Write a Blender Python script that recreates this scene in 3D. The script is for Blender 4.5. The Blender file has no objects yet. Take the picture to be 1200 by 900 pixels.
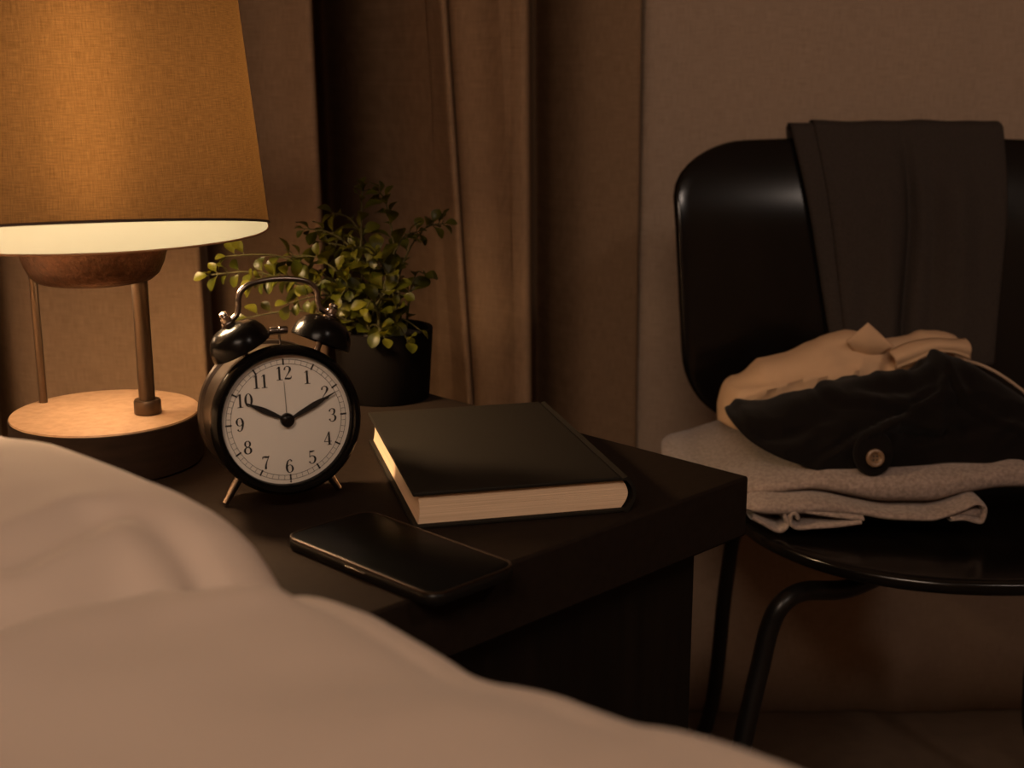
import bpy, bmesh, math, random
import numpy as np
from mathutils import Vector, Matrix, noise
C = bpy.context.scene
COL = C.collection
PI = math.pi
T = 0.58                                   # nightstand height
CAM = Vector((0, 0, T + .284)); FPX = 1540.; PITCH = math.radians(13.6)

def ray(x, y):
    a = (x - 600) / FPX; b = -(y - 450) / FPX
    return Vector((a, math.cos(PITCH) + b * math.sin(PITCH), -math.sin(PITCH) + b * math.cos(PITCH)))
def at(x, y, Y):                            # a point of the place at distance Y
    r = ray(x, y); return CAM + r * (Y / r.y)
def onz(x, y, z):
    r = ray(x, y); return CAM + r * ((z - CAM.z) / r.z)

# ------------------------------------------------------------------ helpers
class MB:
    def __init__(s): s.v = []; s.f = []; s.uv = None
    def add(s, v, f):
        o = len(s.v); s.v += [tuple(p) for p in v]; s.f += [tuple(i + o for i in q) for q in f]; return s
    def grid(s, fn, nu, nv, wu=False, wv=False):
        v = [fn(i / (nu if wu else nu - 1), j / (nv if wv else nv - 1)) for i in range(nu) for j in range(nv)]
        f = []
        for i in range(nu if wu else nu - 1):
            for j in range(nv if wv else nv - 1):
                i2 = (i + 1) % nu; j2 = (j + 1) % nv
                f.append((i * nv + j, i2 * nv + j, i2 * nv + j2, i * nv + j2))
        return s.add(v, f)
    def lathe(s, prof, seg=48, M=None, cap=True):
        M = M or Matrix.Identity(4); v = []; f = []; n = len(prof)
        for i in range(seg):
            a = 2 * PI * i / seg
            for r, z in prof: v.append(M @ Vector((r * math.cos(a), r * math.sin(a), z)))
        for i in range(seg):
            k = (i + 1) % seg
            for j in range(n - 1): f.append((i * n + j, k * n + j, k * n + j + 1, i * n + j + 1))
        if cap:
            if prof[0][0] > 1e-6: f.append(tuple(i * n for i in range(seg))[::-1])
            if prof[-1][0] > 1e-6: f.append(tuple(i * n + n - 1 for i in range(seg)))
        return s.add(v, f)
    def tube(s, pts, r, seg=12, cap=True, flat=None):
        pts = [Vector(p) for p in pts]; n = len(pts)
        rs = r if isinstance(r, (list, tuple)) else [r] * n
        tan = [(pts[min(i + 1, n - 1)] - pts[max(i - 1, 0)]).normalized() for i in range(n)]
        up = Vector((0, 0, 1)) if abs(tan[0].z) < .9 else Vector((1, 0, 0))
        nrm = tan[0].cross(up).normalized(); v = []; f = []
        for i in range(n):
            nrm = (nrm - tan[i] * nrm.dot(tan[i])).normalized(); b = tan[i].cross(nrm)
            for k in range(seg):
                a = 2 * PI * k / seg
                v.append(pts[i] + nrm * math.cos(a) * rs[i] + b * math.sin(a) * rs[i])
        for i in range(n - 1):
            for k in range(seg):
                q = (k + 1) % seg
                f.append((i * seg + k, i * seg + q, (i + 1) * seg + q, (i + 1) * seg + k))
        if cap: f.append(tuple(range(seg))[::-1]); f.append(tuple((n - 1) * seg + k for k in range(seg)))
        return s.add(v, f)
    def box(s, c, h, M=None):
        M = M or Matrix.Identity(4)
        v = [M @ Vector((c[0] + a * h[0], c[1] + b * h[1], c[2] + d * h[2])) for a in (-1, 1) for b in (-1, 1) for d in (-1, 1)]
        return s.add(v, [(0, 1, 3, 2), (4, 6, 7, 5), (0, 4, 5, 1), (2, 3, 7, 6), (0, 2, 6, 4), (1, 5, 7, 3)])

def smooth_path(P, n=8):
    P = [Vector(p) for p in P]; out = []
    for i in range(len(P) - 1):
        p0 = P[max(i - 1, 0)]; p1 = P[i]; p2 = P[i + 1]; p3 = P[min(i + 2, len(P) - 1)]
        for k in range(n):
            t = k / n
            out.append(.5 * ((2 * p1) + (p2 - p0) * t + (2 * p0 - 5 * p1 + 4 * p2 - p3) * t * t + (3 * p1 - p0 - 3 * p2 + p3) * t ** 3))
    return out + [P[-1]]
def interp(x, pts):                        # smooth monotone-ish interpolation of a table
    if x <= pts[0][0]: return pts[0][1]
    if x >= pts[-1][0]: return pts[-1][1]
    for i in range(len(pts) - 1):
        if pts[i][0] <= x <= pts[i + 1][0]:
            x0, y0 = pts[i]; x1, y1 = pts[i + 1]; h = x1 - x0; t = (x - x0) / h
            def sl(k):
                if k == 0 or k == len(pts) - 1: return 0 if False else (pts[min(k + 1, len(pts) - 1)][1] - pts[max(k - 1, 0)][1]) / (pts[min(k + 1, len(pts) - 1)][0] - pts[max(k - 1, 0)][0])
                a = (pts[k][1] - pts[k - 1][1]) / (pts[k][0] - pts[k - 1][0]); b = (pts[k + 1][1] - pts[k][1]) / (pts[k + 1][0] - pts[k][0])
                return 0 if a * b <= 0 else 2 * a * b / (a + b)
            m0 = sl(i) * h; m1 = sl(i + 1) * h
            return (2 * t**3 - 3 * t * t + 1) * y0 + (t**3 - 2 * t * t + t) * m0 + (-2 * t**3 + 3 * t * t) * y1 + (t**3 - t * t) * m1
def nz(x, y, z=0.): return noise.noise(Vector((x, y, z)))
def segdist(x, y, P):                      # signed distance to a polyline
    best = 1e9; sg = 1
    for (ax, ay), (bx, by) in zip(P[:-1], P[1:]):
        dx, dy = bx - ax, by - ay; L = dx * dx + dy * dy
        t = max(0, min(1, ((x - ax) * dx + (y - ay) * dy) / L))
        ex, ey = x - ax - t * dx, y - ay - t * dy; d = math.hypot(ex, ey)
        if d < best: best = d; sg = 1 if dx * (y - ay) - dy * (x - ax) >= 0 else -1
    return best * sg

def link(name, mb, mat, parent=None, smooth=True, loc=(0, 0, 0), recalc=True, angle=35):
    me = bpy.data.meshes.new(name); me.from_pydata(mb.v, [], mb.f); me.update()
    if recalc:
        bm = bmesh.new(); bm.from_mesh(me); bmesh.ops.remove_doubles(bm, verts=bm.verts, dist=1e-6)
        bmesh.ops.recalc_face_normals(bm, faces=bm.faces); bm.to_mesh(me); bm.free()
    if smooth:
        me.polygons.foreach_set('use_smooth', [True] * len(me.polygons))
        try: me.set_sharp_from_angle(angle=math.radians(angle))
        except Exception: pass
    me.materials.append(mat)
    o = bpy.data.objects.new(name, me); COL.objects.link(o); o.location = loc
    if parent: o.parent = parent
    return o
def wlink(name, mb, mat, parent, **k):      # verts given in world coordinates, parent an unrotated Empty
    mb.v = [tuple(Vector(p) - parent.location) for p in mb.v]
    return link(name, mb, mat, parent, **k)
def bev(o, w, seg=3):
    m = o.modifiers.new('bevel', 'BEVEL'); m.width = w; m.segments = seg; m.limit_method = 'ANGLE'; m.angle_limit = math.radians(40); return o
def tag(o, label, cat, group=None, kind=None):
    o['label'] = label; o['category'] = cat
    if group: o['group'] = group
    if kind: o['kind'] = kind
    return o
def thing(name, label, cat, loc, rot=(0, 0, 0), group=None):
    o = bpy.data.objects.new(name, None); COL.objects.link(o); o.location = loc; o.rotation_euler = rot; o.empty_display_size = .05
    return tag(o, label, cat, group)
def origin(o, p):                           # move a world-built mesh's origin to p
    p = Vector(p); o.data.transform(Matrix.Translation(-p)); o.location = p; return o

# ------------------------------------------------------------------ materials
def mat(name, col, rough=.6, metal=0., spec=.5, bump=None, var=None, coat=0., sheen=0.):
    m = bpy.data.materials.new(name); m.use_nodes = True; nt = m.node_tree; b = nt.nodes['Principled BSDF']
    b.inputs['Base Color'].default_value = (*col, 1); b.inputs['Roughness'].default_value = rough
    b.inputs['Metallic'].default_value = metal; b.inputs['Specular IOR Level'].default_value = spec
    if coat: b.inputs['Coat Weight'].default_value = coat; b.inputs['Coat Roughness'].default_value = .15
    if sheen: b.inputs['Sheen Weight'].default_value = sheen; b.inputs['Sheen Roughness'].default_value = .5
    tc = nt.nodes.new('ShaderNodeTexCoord')
    def noi(scale, det=3):
        mp = nt.nodes.new('ShaderNodeMapping'); n = nt.nodes.new('ShaderNodeTexNoise')
        mp.inputs['Scale'].default_value = scale if isinstance(scale, tuple) else (scale,) * 3
        n.inputs['Scale'].default_value = 1; n.inputs['Detail'].default_value = det
        nt.links.new(tc.outputs['Object'], mp.inputs['Vector']); nt.links.new(mp.outputs[0], n.inputs['Vector']); return n
    if bump:                                # (scale, strength, distance)
        n = noi(bump[0]); bp = nt.nodes.new('ShaderNodeBump'); bp.inputs['Strength'].default_value = bump[1]; bp.inputs['Distance'].default_value = bump[2]
        nt.links.new(n.outputs['Fac'], bp.inputs['Height']); nt.links.new(bp.outputs[0], b.inputs['Normal'])
    if var:                                 # (scale, colour2, lo, hi)
        n = noi(var[0], 4); r = nt.nodes.new('ShaderNodeValToRGB'); r.color_ramp.elements[0].position = var[2]; r.color_ramp.elements[1].position = var[3]
        r.color_ramp.elements[0].color = (*col, 1); r.color_ramp.elements[1].color = (*var[1], 1)
        nt.links.new(n.outputs['Fac'], r.inputs['Fac']); nt.links.new(r.outputs['Color'], b.inputs['Base Color'])
    return m

def woven(name, c1, c2, su, sv, trans=0., tcol=None, rough=.9, bump=.3):
    """woven cloth: threads along both axes of the UV layout; optional light passing through"""
    m = bpy.data.materials.new(name); m.use_nodes = True; nt = m.node_tree; N = nt.nodes; L = nt.links; b = N['Principled BSDF']; out = N['Material Output']
    uv = N.new('ShaderNodeUVMap'); uv.uv_map = 'UVMap'
    def noi(scale):
        mp = N.new('ShaderNodeMapping'); mp.inputs['Scale'].default_value = scale; n = N.new('ShaderNodeTexNoise')
        n.inputs['Scale'].default_value = 1; n.inputs['Detail'].default_value = 2; L.new(uv.outputs[0], mp.inputs[0]); L.new(mp.outputs[0], n.inputs['Vector']); return n.outputs['Fac']
    def math_(op, a, bb):
        x = N.new('ShaderNodeMath'); x.operation = op
        for i, q in enumerate((a, bb)):
            if isinstance(q, float): x.inputs[i].default_value = q
            else: L.new(q, x.inputs[i])
        return x.outputs[0]
    f = math_('MULTIPLY', math_('ADD', noi((su, sv * .06, 1)), noi((su * .06, sv, 1))), .5)
    r = N.new('ShaderNodeValToRGB'); r.color_ramp.elements[0].position = .36; r.color_ramp.elements[1].position = .64
    r.color_ramp.elements[0].color = (*c1, 1); r.color_ramp.elements[1].color = (*c2, 1); L.new(f, r.inputs[0])
    L.new(r.outputs[0], b.inputs['Base Color']); b.inputs['Roughness'].default_value = rough; b.inputs['Specular IOR Level'].default_value = .15
    bp = N.new('ShaderNodeBump'); bp.inputs['Strength'].default_value = bump; bp.inputs['Distance'].default_value = .0006; L.new(f, bp.inputs['Height']); L.new(bp.outputs[0], b.inputs['Normal'])
    if trans:
        t = N.new('ShaderNodeBsdfTranslucent'); mx = N.new('ShaderNodeMixShader'); mx.inputs[0].default_value = trans
        mm = N.new('ShaderNodeMix'); mm.data_type = 'RGBA'; mm.blend_type = 'MULTIPLY'; mm.inputs[0].default_value = 1
        r2 = N.new('ShaderNodeValToRGB'); r2.color_ramp.elements[0].position = .34; r2.color_ramp.elements[1].position = .66
        r2.color_ramp.elements[0].color = (.5, .48, .45, 1); r2.color_ramp.elements[1].color = (1, 1, 1, 1); L.new(f, r2.inputs[0])
        L.new(r2.outputs[0], mm.inputs[6]); mm.inputs[7].default_value = (*tcol, 1); L.new(mm.outputs[2], t.inputs[0])
        rf = N.new('ShaderNodeBsdfRefraction'); rf.inputs['Roughness'].default_value = .85; rf.inputs['IOR'].default_value = 1.35; L.new(mm.outputs[2], rf.inputs[0])
        m2 = N.new('ShaderNodeMixShader'); m2.inputs[0].default_value = .15; L.new(t.outputs[0], m2.inputs[1]); L.new(rf.outputs[0], m2.inputs[2])
        L.new(b.outputs[0], mx.inputs[1]); L.new(m2.outputs[0], mx.inputs[2]); L.new(mx.outputs[0], out.inputs[0])
    return m
def set_uv(o, fn):
    me = o.data; lay = me.uv_layers.new(name='UVMap')
    for l in me.loops: lay.data[l.index].uv = fn(me.vertices[l.vertex_index].co)

M = {}
M['wall'] = mat('painted_wall', (.36, .25, .17), .9, bump=(60., .1, .002))
M['floor'] = mat('carpet_brown', (.10, .064, .040), .95, bump=(300., .5, .004), var=(40., (.08, .050, .031), .3, .7))
M['ceil'] = mat('ceiling_paint', (.55, .45, .36), .9)
M['curtain'] = woven('curtain_linen', (.195, .120, .068), (.262, .165, .098), 900, 900, bump=.25)
M['curtain2'] = woven('panel_linen', (.29, .21, .152), (.385, .285, .212), 800, 800, bump=.25)
M['black_wood'] = mat('dark_stained_wood', (.005, .0034, .0026), .5, spec=.2, bump=((70., 70., 6.), .12, .001), var=((90., 90., 5.), (.009, .006, .0045), .35, .7))
M['table_top'] = mat('dark_lacquer_top', (.0145, .0098, .0072), .6, spec=.02, bump=(500., .12, .0004), var=(160., (.018, .0124, .009), .3, .75))
M['shade'] = woven('lampshade_linen', (.085, .055, .032), (.15, .100, .060), 1700, 1700, trans=.6, tcol=(.0112, .0057, .0018), bump=.35)
M['rim_cord'] = mat('rim_cord', (.22, .10, .04), .8)
M['shade_binding'] = mat('shade_binding', (.03, .014, .008), .8)
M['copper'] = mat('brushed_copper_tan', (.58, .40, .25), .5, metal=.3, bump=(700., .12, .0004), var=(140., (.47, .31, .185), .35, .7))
M['unlit_side'] = mat('unlit_base_side', (.014, .0078, .0045), .65, spec=.15, var=((40., 40., 160.), (.024, .013, .008), .3, .7))  # shade put into the colour: base side made dark because it stays unlit
M['bowl'] = mat('hammered_copper', (.085, .038, .019), .45, metal=.7, bump=(420., .5, .0012), var=(260., (.05, .021, .010), .35, .65))
M['post'] = mat('aged_brass', (.095, .062, .037), .4, metal=.8)
M['clock_black'] = mat('clock_black_enamel', (.0032, .0027, .0024), .22, spec=.12)
M['clock_case'] = mat('clock_dark_bronze', (.040, .027, .018), .34, metal=.6)
M['gun'] = mat('gunmetal', (.20, .165, .14), .25, metal=1.)
M['chrome'] = mat('polished_steel', (.38, .32, .27), .22, metal=1.)
M['dial'] = mat('dial_paper', (.80, .73, .64), .75, spec=.2)
M['ink'] = mat('dial_ink', (.012, .010, .009), .6)
M['hand'] = mat('hand_black', (.008, .007, .006), .45)
M['pot'] = mat('pot_dark', (.0032, .0022, .0017), .75, spec=.06, bump=(120., .2, .001))
M['soil'] = mat('soil', (.02, .013, .008), .95, bump=(200., 1., .004))
M['stem'] = mat('plant_stem', (.030, .026, .006), .7, spec=.2)
M['leather'] = mat('book_black_cloth', (.010, .0082, .0062), .62, spec=.1, bump=(900., .35, .0005), var=(600., (.0145, .012, .009), .3, .7))
M['phone'] = mat('phone_black_shell', (.006, .005, .0042), .34, spec=.2)
M['phone_glass'] = mat('phone_screen_glass', (.003, .003, .003), .32, spec=.03)
M['phone_rim'] = mat('phone_metal_rim', (.035, .022, .014), .36, metal=.8)
M['duvet'] = mat('duvet_cotton', (.62, .50, .41), .85, spec=.15, bump=(900., .15, .0004), sheen=.15)
M['mattress'] = mat('mattress_cover', (.50, .42, .35), .9)
M['chair'] = mat('chair_black_ply', (.0032, .0026, .0022), .20, spec=.3, coat=.1, var=((30., 30., 6.), (.0055, .0042, .0035), .35, .7))
M['chair_metal'] = mat('chair_black_steel', (.008, .0065, .0055), .36, metal=.2, spec=.5)
M['knit'] = mat('grey_knit', (.20, .150, .128), .95, spec=.1, bump=((900., 900., 900.), .6, .0012), var=(300., (.30, .232, .200), .36, .64), sheen=.2)
M['black_cloth'] = mat('black_jersey', (.0055, .0038, .0032), .95, spec=.1, bump=(1100., .4, .0008), sheen=.05)
M['beige'] = mat('beige_cotton', (.50, .33, .205), .9, spec=.15, bump=(1200., .3, .0005))
M['trouser'] = mat('charcoal_wool', (.034, .0265, .023), .95, spec=.1, bump=(1000., .4, .0006), var=(500., (.044, .035, .030), .35, .65))
M['horn'] = mat('horn_button', (.17, .10, .055), .4)
M['cord'] = mat('cotton_cord', (.40, .28, .19), .85)

# leaf: waxy, lets light through
def leaf_mat():
    m = mat('waxy_leaf', (.020, .024, .002), .38, spec=.22, var=(45., (.066, .060, .005), .35, .7)); nt = m.node_tree; N = nt.nodes
    t = N.new('ShaderNodeBsdfTranslucent'); t.inputs[0].default_value = (.11, .095, .003, 1); mx = N.new('ShaderNodeMixShader'); mx.inputs[0].default_value = .3
    nt.links.new(N['Principled BSDF'].outputs[0], mx.inputs[1]); nt.links.new(t.outputs[0], mx.inputs[2]); nt.links.new(mx.outputs[0], N['Material Output'].inputs[0]); return m
M['leaf'] = leaf_mat()
def lining_mat():
    m = mat('shade_lining', (.80, .70, .54), .8, var=((9., 9., 9.), (.74, .56, .36), .52, .75)); nt = m.node_tree; N = nt.nodes
    t = N.new('ShaderNodeBsdfTranslucent'); t.inputs[0].default_value = (.058, .066, .061, 1); mx = N.new('ShaderNodeMixShader'); mx.inputs[0].default_value = .5
    nt.links.new(N['Principled BSDF'].outputs[0], mx.inputs[1]); nt.links.new(t.outputs[0], mx.inputs[2]); nt.links.new(mx.outputs[0], N['Material Output'].inputs[0]); return m
M['lining'] = lining_mat()
def emit(name, col, s):
    m = bpy.data.materials.new(name); m.use_nodes = True; nt = m.node_tree; N = nt.nodes; N.remove(N['Principled BSDF'])
    e = N.new('ShaderNodeEmission'); e.inputs[0].default_value = (*col, 1); e.inputs[1].default_value = s; nt.links.new(e.outputs[0], N['Material Output'].inputs[0]); return m
BULB_W = 330.; FILL_W = 30.
M['bulb'] = emit('warm_bulb_glow', (1., .66, .36), BULB_W)
M['added_fill_disc'] = emit('warm_added_fill', (1., .64, .36), FILL_W)
def glass_mat():
    m = bpy.data.materials.new('clear_cover_glass'); m.use_nodes = True; nt = m.node_tree; N = nt.nodes; N.remove(N['Principled BSDF'])
    a = N.new('ShaderNodeBsdfTransparent'); g = N.new('ShaderNodeBsdfGlossy'); g.inputs['Roughness'].default_value = .05
    fr = N.new('ShaderNodeFresnel'); fr.inputs[0].default_value = 1.3; mx = N.new('ShaderNodeMixShader')
    nt.links.new(fr.outputs[0], mx.inputs[0]); nt.links.new(a.outputs[0], mx.inputs[1]); nt.links.new(g.outputs[0], mx.inputs[2]); nt.links.new(mx.outputs[0], N['Material Output'].inputs[0]); return m
M['glass'] = glass_mat()
def page_mat():
    m = mat('page_edges', (.74, .55, .38), .85, spec=.1, bump=((6., 6., 2600.), .5, .0005), var=((14., 14., 1500.), (.60, .43, .29), .35, .7)); return m
M['pages'] = page_mat()

# ------------------------------------------------------------------ setting
XL, XR, YN, YF, H = -1.5, 1.9, -2.0, 2.12, 2.4
def slab(name, c, h, m):
    o = link(name, MB().box(c, h), m, smooth=False); o['kind'] = 'structure'; return o
slab('floor', ((XL + XR) / 2, (YN + YF) / 2, -.03), ((XR - XL) / 2 + .1, (YF - YN) / 2 + .1, .03), M['floor'])
slab('ceiling', ((XL + XR) / 2, (YN + YF) / 2, H + .03), ((XR - XL) / 2 + .1, (YF - YN) / 2 + .1, .03), M['ceil'])
slab('wall_back', ((XL + XR) / 2, YF + .05, H / 2), ((XR - XL) / 2 + .1, .05, H / 2), M['wall'])
slab('wall_front', ((XL + XR) / 2, YN - .05, H / 2), ((XR - XL) / 2 + .1, .05, H / 2), M['wall'])
slab('wall_left', (XL - .05, (YN + YF) / 2, H / 2), (.05, (YF - YN) / 2, H / 2), M['wall'])
slab('wall_right', (XR + .05, (YN + YF) / 2, H / 2), (.05, (YF - YN) / 2, H / 2), M['wall'])

# curtains: plan outline of the drape, px column -> fold depth
def X_at(px, Y): return (px - 600) / FPX * (Y / .975)
def curtain(name, plan, lean, m, label, zt=2.3):
    pts = smooth_path([(a, b, 0) for a, b in plan], 7)
    def fn(u, v):
        k = u * (len(pts) - 1); i = min(int(k), len(pts) - 2); q = pts[i].lerp(pts[i + 1], k - i)
        z = .003 + v * (zt - .003); dz = z - .75
        px = q.x + lean(q.x) * dz * 1540 / q.y
        Y = q.y + .006 * nz(q.x * .02, z * 1.3, 3)
        return Vector((X_at(px, q.y), Y, z))
    o = link(name, MB().grid(fn, len(pts) * 2, 26), m, angle=80, recalc=False)
    sl = o.modifiers.new('thick', 'SOLIDIFY'); sl.thickness = .002; sl.offset = 1
    set_uv(o, lambda c: (c.x + c.y * .6, c.z))
    origin(o, (X_at(plan[len(plan) // 2][0], plan[len(plan) // 2][1]), plan[len(plan) // 2][1], .012)); o.data.update()
    return tag(o, label, 'curtain')
plan1 = [(-380, 1.36), (-260, 1.30), (-190, 1.42), (-110, 1.33), (-60, 1.32), (-18, 1.325), (-14, 1.35), (-10, 1.46), (16, 1.385), (90, 1.352), (150, 1.342), (200, 1.330), (230, 1.326), (239, 1.332), (239, 1.37), (240, 1.47), (249, 1.50), (263, 1.487),
         (300, 1.477), (345, 1.463), (370, 1.455), (380, 1.460), (378, 1.50), (375, 1.60), (381, 1.78), (396, 1.84), (432, 1.74), (480, 1.62), (520, 1.52), (534, 1.48), (540, 1.497), (548, 1.475),
         (580, 1.452), (606, 1.430), (618, 1.434), (616, 1.49), (614, 1.62), (624, 1.75), (648, 1.71), (678, 1.668), (708, 1.653), (736, 1.646), (743, 1.648)]
curtain('curtain', plan1, lambda p: -.0 + (-.055 if 515 < p < 600 else -.01), M['curtain'], 'brown linen curtain hanging in deep folds behind the lamp and plant')
plan2 = [(741, 1.672), (746, 1.663), (756, 1.654), (800, 1.652), (900, 1.648), (1000, 1.652), (1100, 1.650), (1250, 1.655), (1400, 1.650), (1700, 1.66)]
curtain('curtain', plan2, lambda p: -.004, M['curtain2'], 'flat unpleated brown linen curtain panel hanging behind the black chair')

# ------------------------------------------------------------------ nightstand
RC = Vector((.169, .895, 0)); UA = math.radians(134.7)
U = Vector((math.cos(UA), math.sin(UA), 0)); V = Vector((math.cos(UA + PI / 2), math.sin(UA + PI / 2), 0))
S = .44
ctr = RC + (U + V) * S / 2
ns = thing('nightstand', 'square dark wooden nightstand with a thick top, carrying the lamp, clock and book', 'nightstand', (ctr.x, ctr.y, 0), (0, 0, UA))
bev(link('tabletop', MB().box((0, 0, T - .0225), (S / 2, S / 2, .0225)), M['table_top'], ns), .0022)
ins = .026; hb = S / 2 - ins; zb = T - .045
for sx in (-1, 1): bev(link('side_panel', MB().box((sx * (hb - .011), 0, zb / 2 + .01), (.011, hb, zb / 2 - .01)), M['black_wood'], ns), .001)
bev(link('back_panel', MB().box((0, -hb + .008, zb / 2 + .02), (hb - .022, .008, zb / 2 - .02)), M['black_wood'], ns), .001)
dr = bev(link('drawer', MB().box((0, hb - .011, zb - .085), (hb - .0245, .011, .08)), M['black_wood'], ns), .0015)
link('knob', MB().lathe([(0, 0), (.004, 0), (.004, .008), (.011, .014), (.012, .02), (.008, .024), (0, .025)], 20, Matrix.Translation((0, hb, zb - .085)) @ Matrix.Rotation(-PI / 2, 4, 'X')), M['post'], dr)
bev(link('shelf', MB().box((0, .004, .12), (hb - .022, hb - .014, .010)), M['black_wood'], ns), .001)

# ------------------------------------------------------------------ table lamp
LX, LY = -.298, .932
lamp = thing('table_lamp', 'lit table lamp with brown linen shade on a round copper base', 'lamp', (LX, LY, T))
BR = .0680
link('base', MB().lathe([(0, 0), (BR - .002, 0), (BR, .002), (BR, .0362), (BR - .0006, .0368), (0, .0368)], 96), M['unlit_side'], lamp)
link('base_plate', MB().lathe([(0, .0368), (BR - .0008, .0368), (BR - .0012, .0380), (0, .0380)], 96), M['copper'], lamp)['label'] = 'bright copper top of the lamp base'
PZ = .146
for dx, dy, r in ((.0325, -.005, .0058), (-.0545, .026, .0031)):
    p = link('post', MB().lathe([(r, .038), (r, PZ + .01)], 24, Matrix.Translation((dx, dy, 0))), M['post'], lamp)
    if r > .005: link('collar', MB().lathe([(r * 1.62, .038), (r * 1.68, .0385), (r * 1.68, .047), (r * 1.55, .0485), (r, .0486)], 28, Matrix.Translation((dx, dy, 0))), M['post'], p)
bowl_prof = [(0, .1378), (.027, .1378), (.029, .1348), (.034, .1345), (.0400, .1358), (.0448, .1400), (.0485, .1475), (.0515, .158), (.0535, .170), (.0525, .170), (.047, .149), (.040, .1405), (0, .1400)]
bw = link('bowl', MB().lathe(bowl_prof, 72), M['bowl'], lamp)
link('added_fill_disc', MB().lathe([(0, .1370), (.024, .1370), (.025, .1373), (0, .1376)], 32), M['added_fill_disc'], bw)  # unseen glowing disc, added under the bowl to brighten the base
sk = link('socket', MB().lathe([(.0, .141), (.015, .141), (.016, .160), (.014, .176), (.0, .176)], 24), M['post'], lamp)
bz = .262
link('bulb', MB().lathe([(0, .174), (.012, .175), (.014, .184), (.018, .198), (.0215, .213), (.0225, .233), (.0225, .306), (.021, .322), (.016, .334), (.008, .340), (0, .341)], 24), M['bulb'], lamp)
SB, ST, RB, RT = .1702, .396, .1240, .1025
def rad(z): return RB + (RT - RB) * (z - SB) / (ST - SB)
cam_az = math.atan2(-LY, -LX)
def lip(a):                                  # the linen hem curves up at the front and shows the pale lining
    c = math.cos(a - cam_az)
    return .0015 + .0185 * max(0, c) ** 1.0
NS = 160
def shade_fn(u, v):
    a = 2 * PI * u; z0 = SB + lip(a); z = z0 + (ST - z0) * v; r = rad(z)
    return Vector((r * math.cos(a), r * math.sin(a), z))
sh = link('lampshade', MB().grid(shade_fn, NS, 40, wu=True), M['shade'], lamp, angle=80)
set_uv(sh, lambda c: (math.atan2(c.y, -c.x) * .118, c.z))
def bind_fn(u, v):
    a = 2 * PI * u; z0 = SB + lip(a); q = 2 * PI * v; r = rad(z0) + .0005 + .0005 * math.cos(q); z = z0 + .0009 * math.sin(q)
    return Vector((r * math.cos(a), r * math.sin(a), z))
link('hem_binding', MB().grid(bind_fn, NS, 8, wu=True, wv=True), M['shade_binding'], sh)
def lin_fn(u, v):
    a = 2 * PI * u; z = SB + v * (lip(a) + .0012); r = rad(z) - .0012
    return Vector((r * math.cos(a), r * math.sin(a), z))
link('lining', MB().grid(lin_fn, NS, 6, wu=True), M['lining'], sh, angle=80)['label'] = 'pale glowing lining below the hem'
def ring_(r, z, t): return MB().grid(lambda u, v: Vector(((r + t * math.cos(2 * PI * v)) * math.cos(2 * PI * u), (r + t * math.cos(2 * PI * v)) * math.sin(2 * PI * u), z + t * math.sin(2 * PI * v))), NS, 8, True, True)
link('rim_wire', ring_(rad(SB) - .0010, SB, .0007), M['rim_cord'], sh)
rg = ring_(rad(ST) - .001, ST, .0014)
for k in range(3):
    a = 2 * PI * k / 3; rg.tube([(.016 * math.cos(a), .016 * math.sin(a), ST - .02), ((RT) * math.cos(a), (RT) * math.sin(a), ST)], .0012, 6)
rg.tube([(.0, 0, ST - .012), (.0, 0, ST - .028)], .018, 16)
rg.tube([(.031, 0, .168), (.040, 0, .22), (.040, 0, .32), (.02, 0, .352), (.012, 0, ST - .022)], .0013, 8).tube([(-.031, 0, .168), (-.040, 0, .22), (-.040, 0, .32), (-.02, 0, .352), (-.012, 0, ST - .022)], .0013, 8)
rg.tube([(-.031, 0, .168), (0, 0, .167), (.031, 0, .168)], .002, 8)
link('shade_carrier', rg, M['post'], lamp)

# ------------------------------------------------------------------ alarm clock
ck_rot = math.radians(24); CZ = .0585; CR = .050
hub = Vector((-.1438, .8205, 0))
cloc = hub + Vector((math.sin(-ck_rot), math.cos(ck_rot), 0)) * .026
ck = thing('alarm_clock', 'round black twin-bell alarm clock with white dial in front of the potted plant', 'alarm clock', (cloc.x, cloc.y, T), (math.radians(-6), 0, ck_rot))
ck.scale = (.985,) * 3
FY = -.026                                   # front of the dial in clock coordinates (feet line at 0)
RX = Matrix.Rotation(PI / 2, 4, 'X')         # lathe axis z -> -y
def faceM(y=0): return Matrix.Translation((0, y, CZ)) @ RX
def L_(prof, seg=96): return MB().lathe([(r, -y) for r, y in prof], seg, faceM(), cap=False)
link('case', L_([(.0, .029), (.038, .029), (.0465, .0265), (.0492, .0240), (.0500, .0215), (.0492, .0190), (.0470, .0175), (.0462, .005), (.0462, -.012), (.0470, -.0150), (.0488, -.0165), (.0490, -.0185), (.0470, -.0205)]), M['clock_case'], ck)
link('bezel', L_([(.0470, -.0195), (.0494, -.0200), (.0502, -.0225), (.0502, -.0270), (.0494, -.0300), (.0475, -.0318), (.0455, -.0316), (.0440, -.0300), (.0432, -.0275), (.0430, -.0235), (.0470, -.0215)]), M['clock_black'], ck)
dial = link('dial', L_([(0, FY + .0010), (.0432, FY + .0010), (.0432, FY + .0020), (0, FY + .0020)]), M['dial'], ck)
def F(x, z, y=FY): return Vector((x, y, CZ + z))
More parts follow.
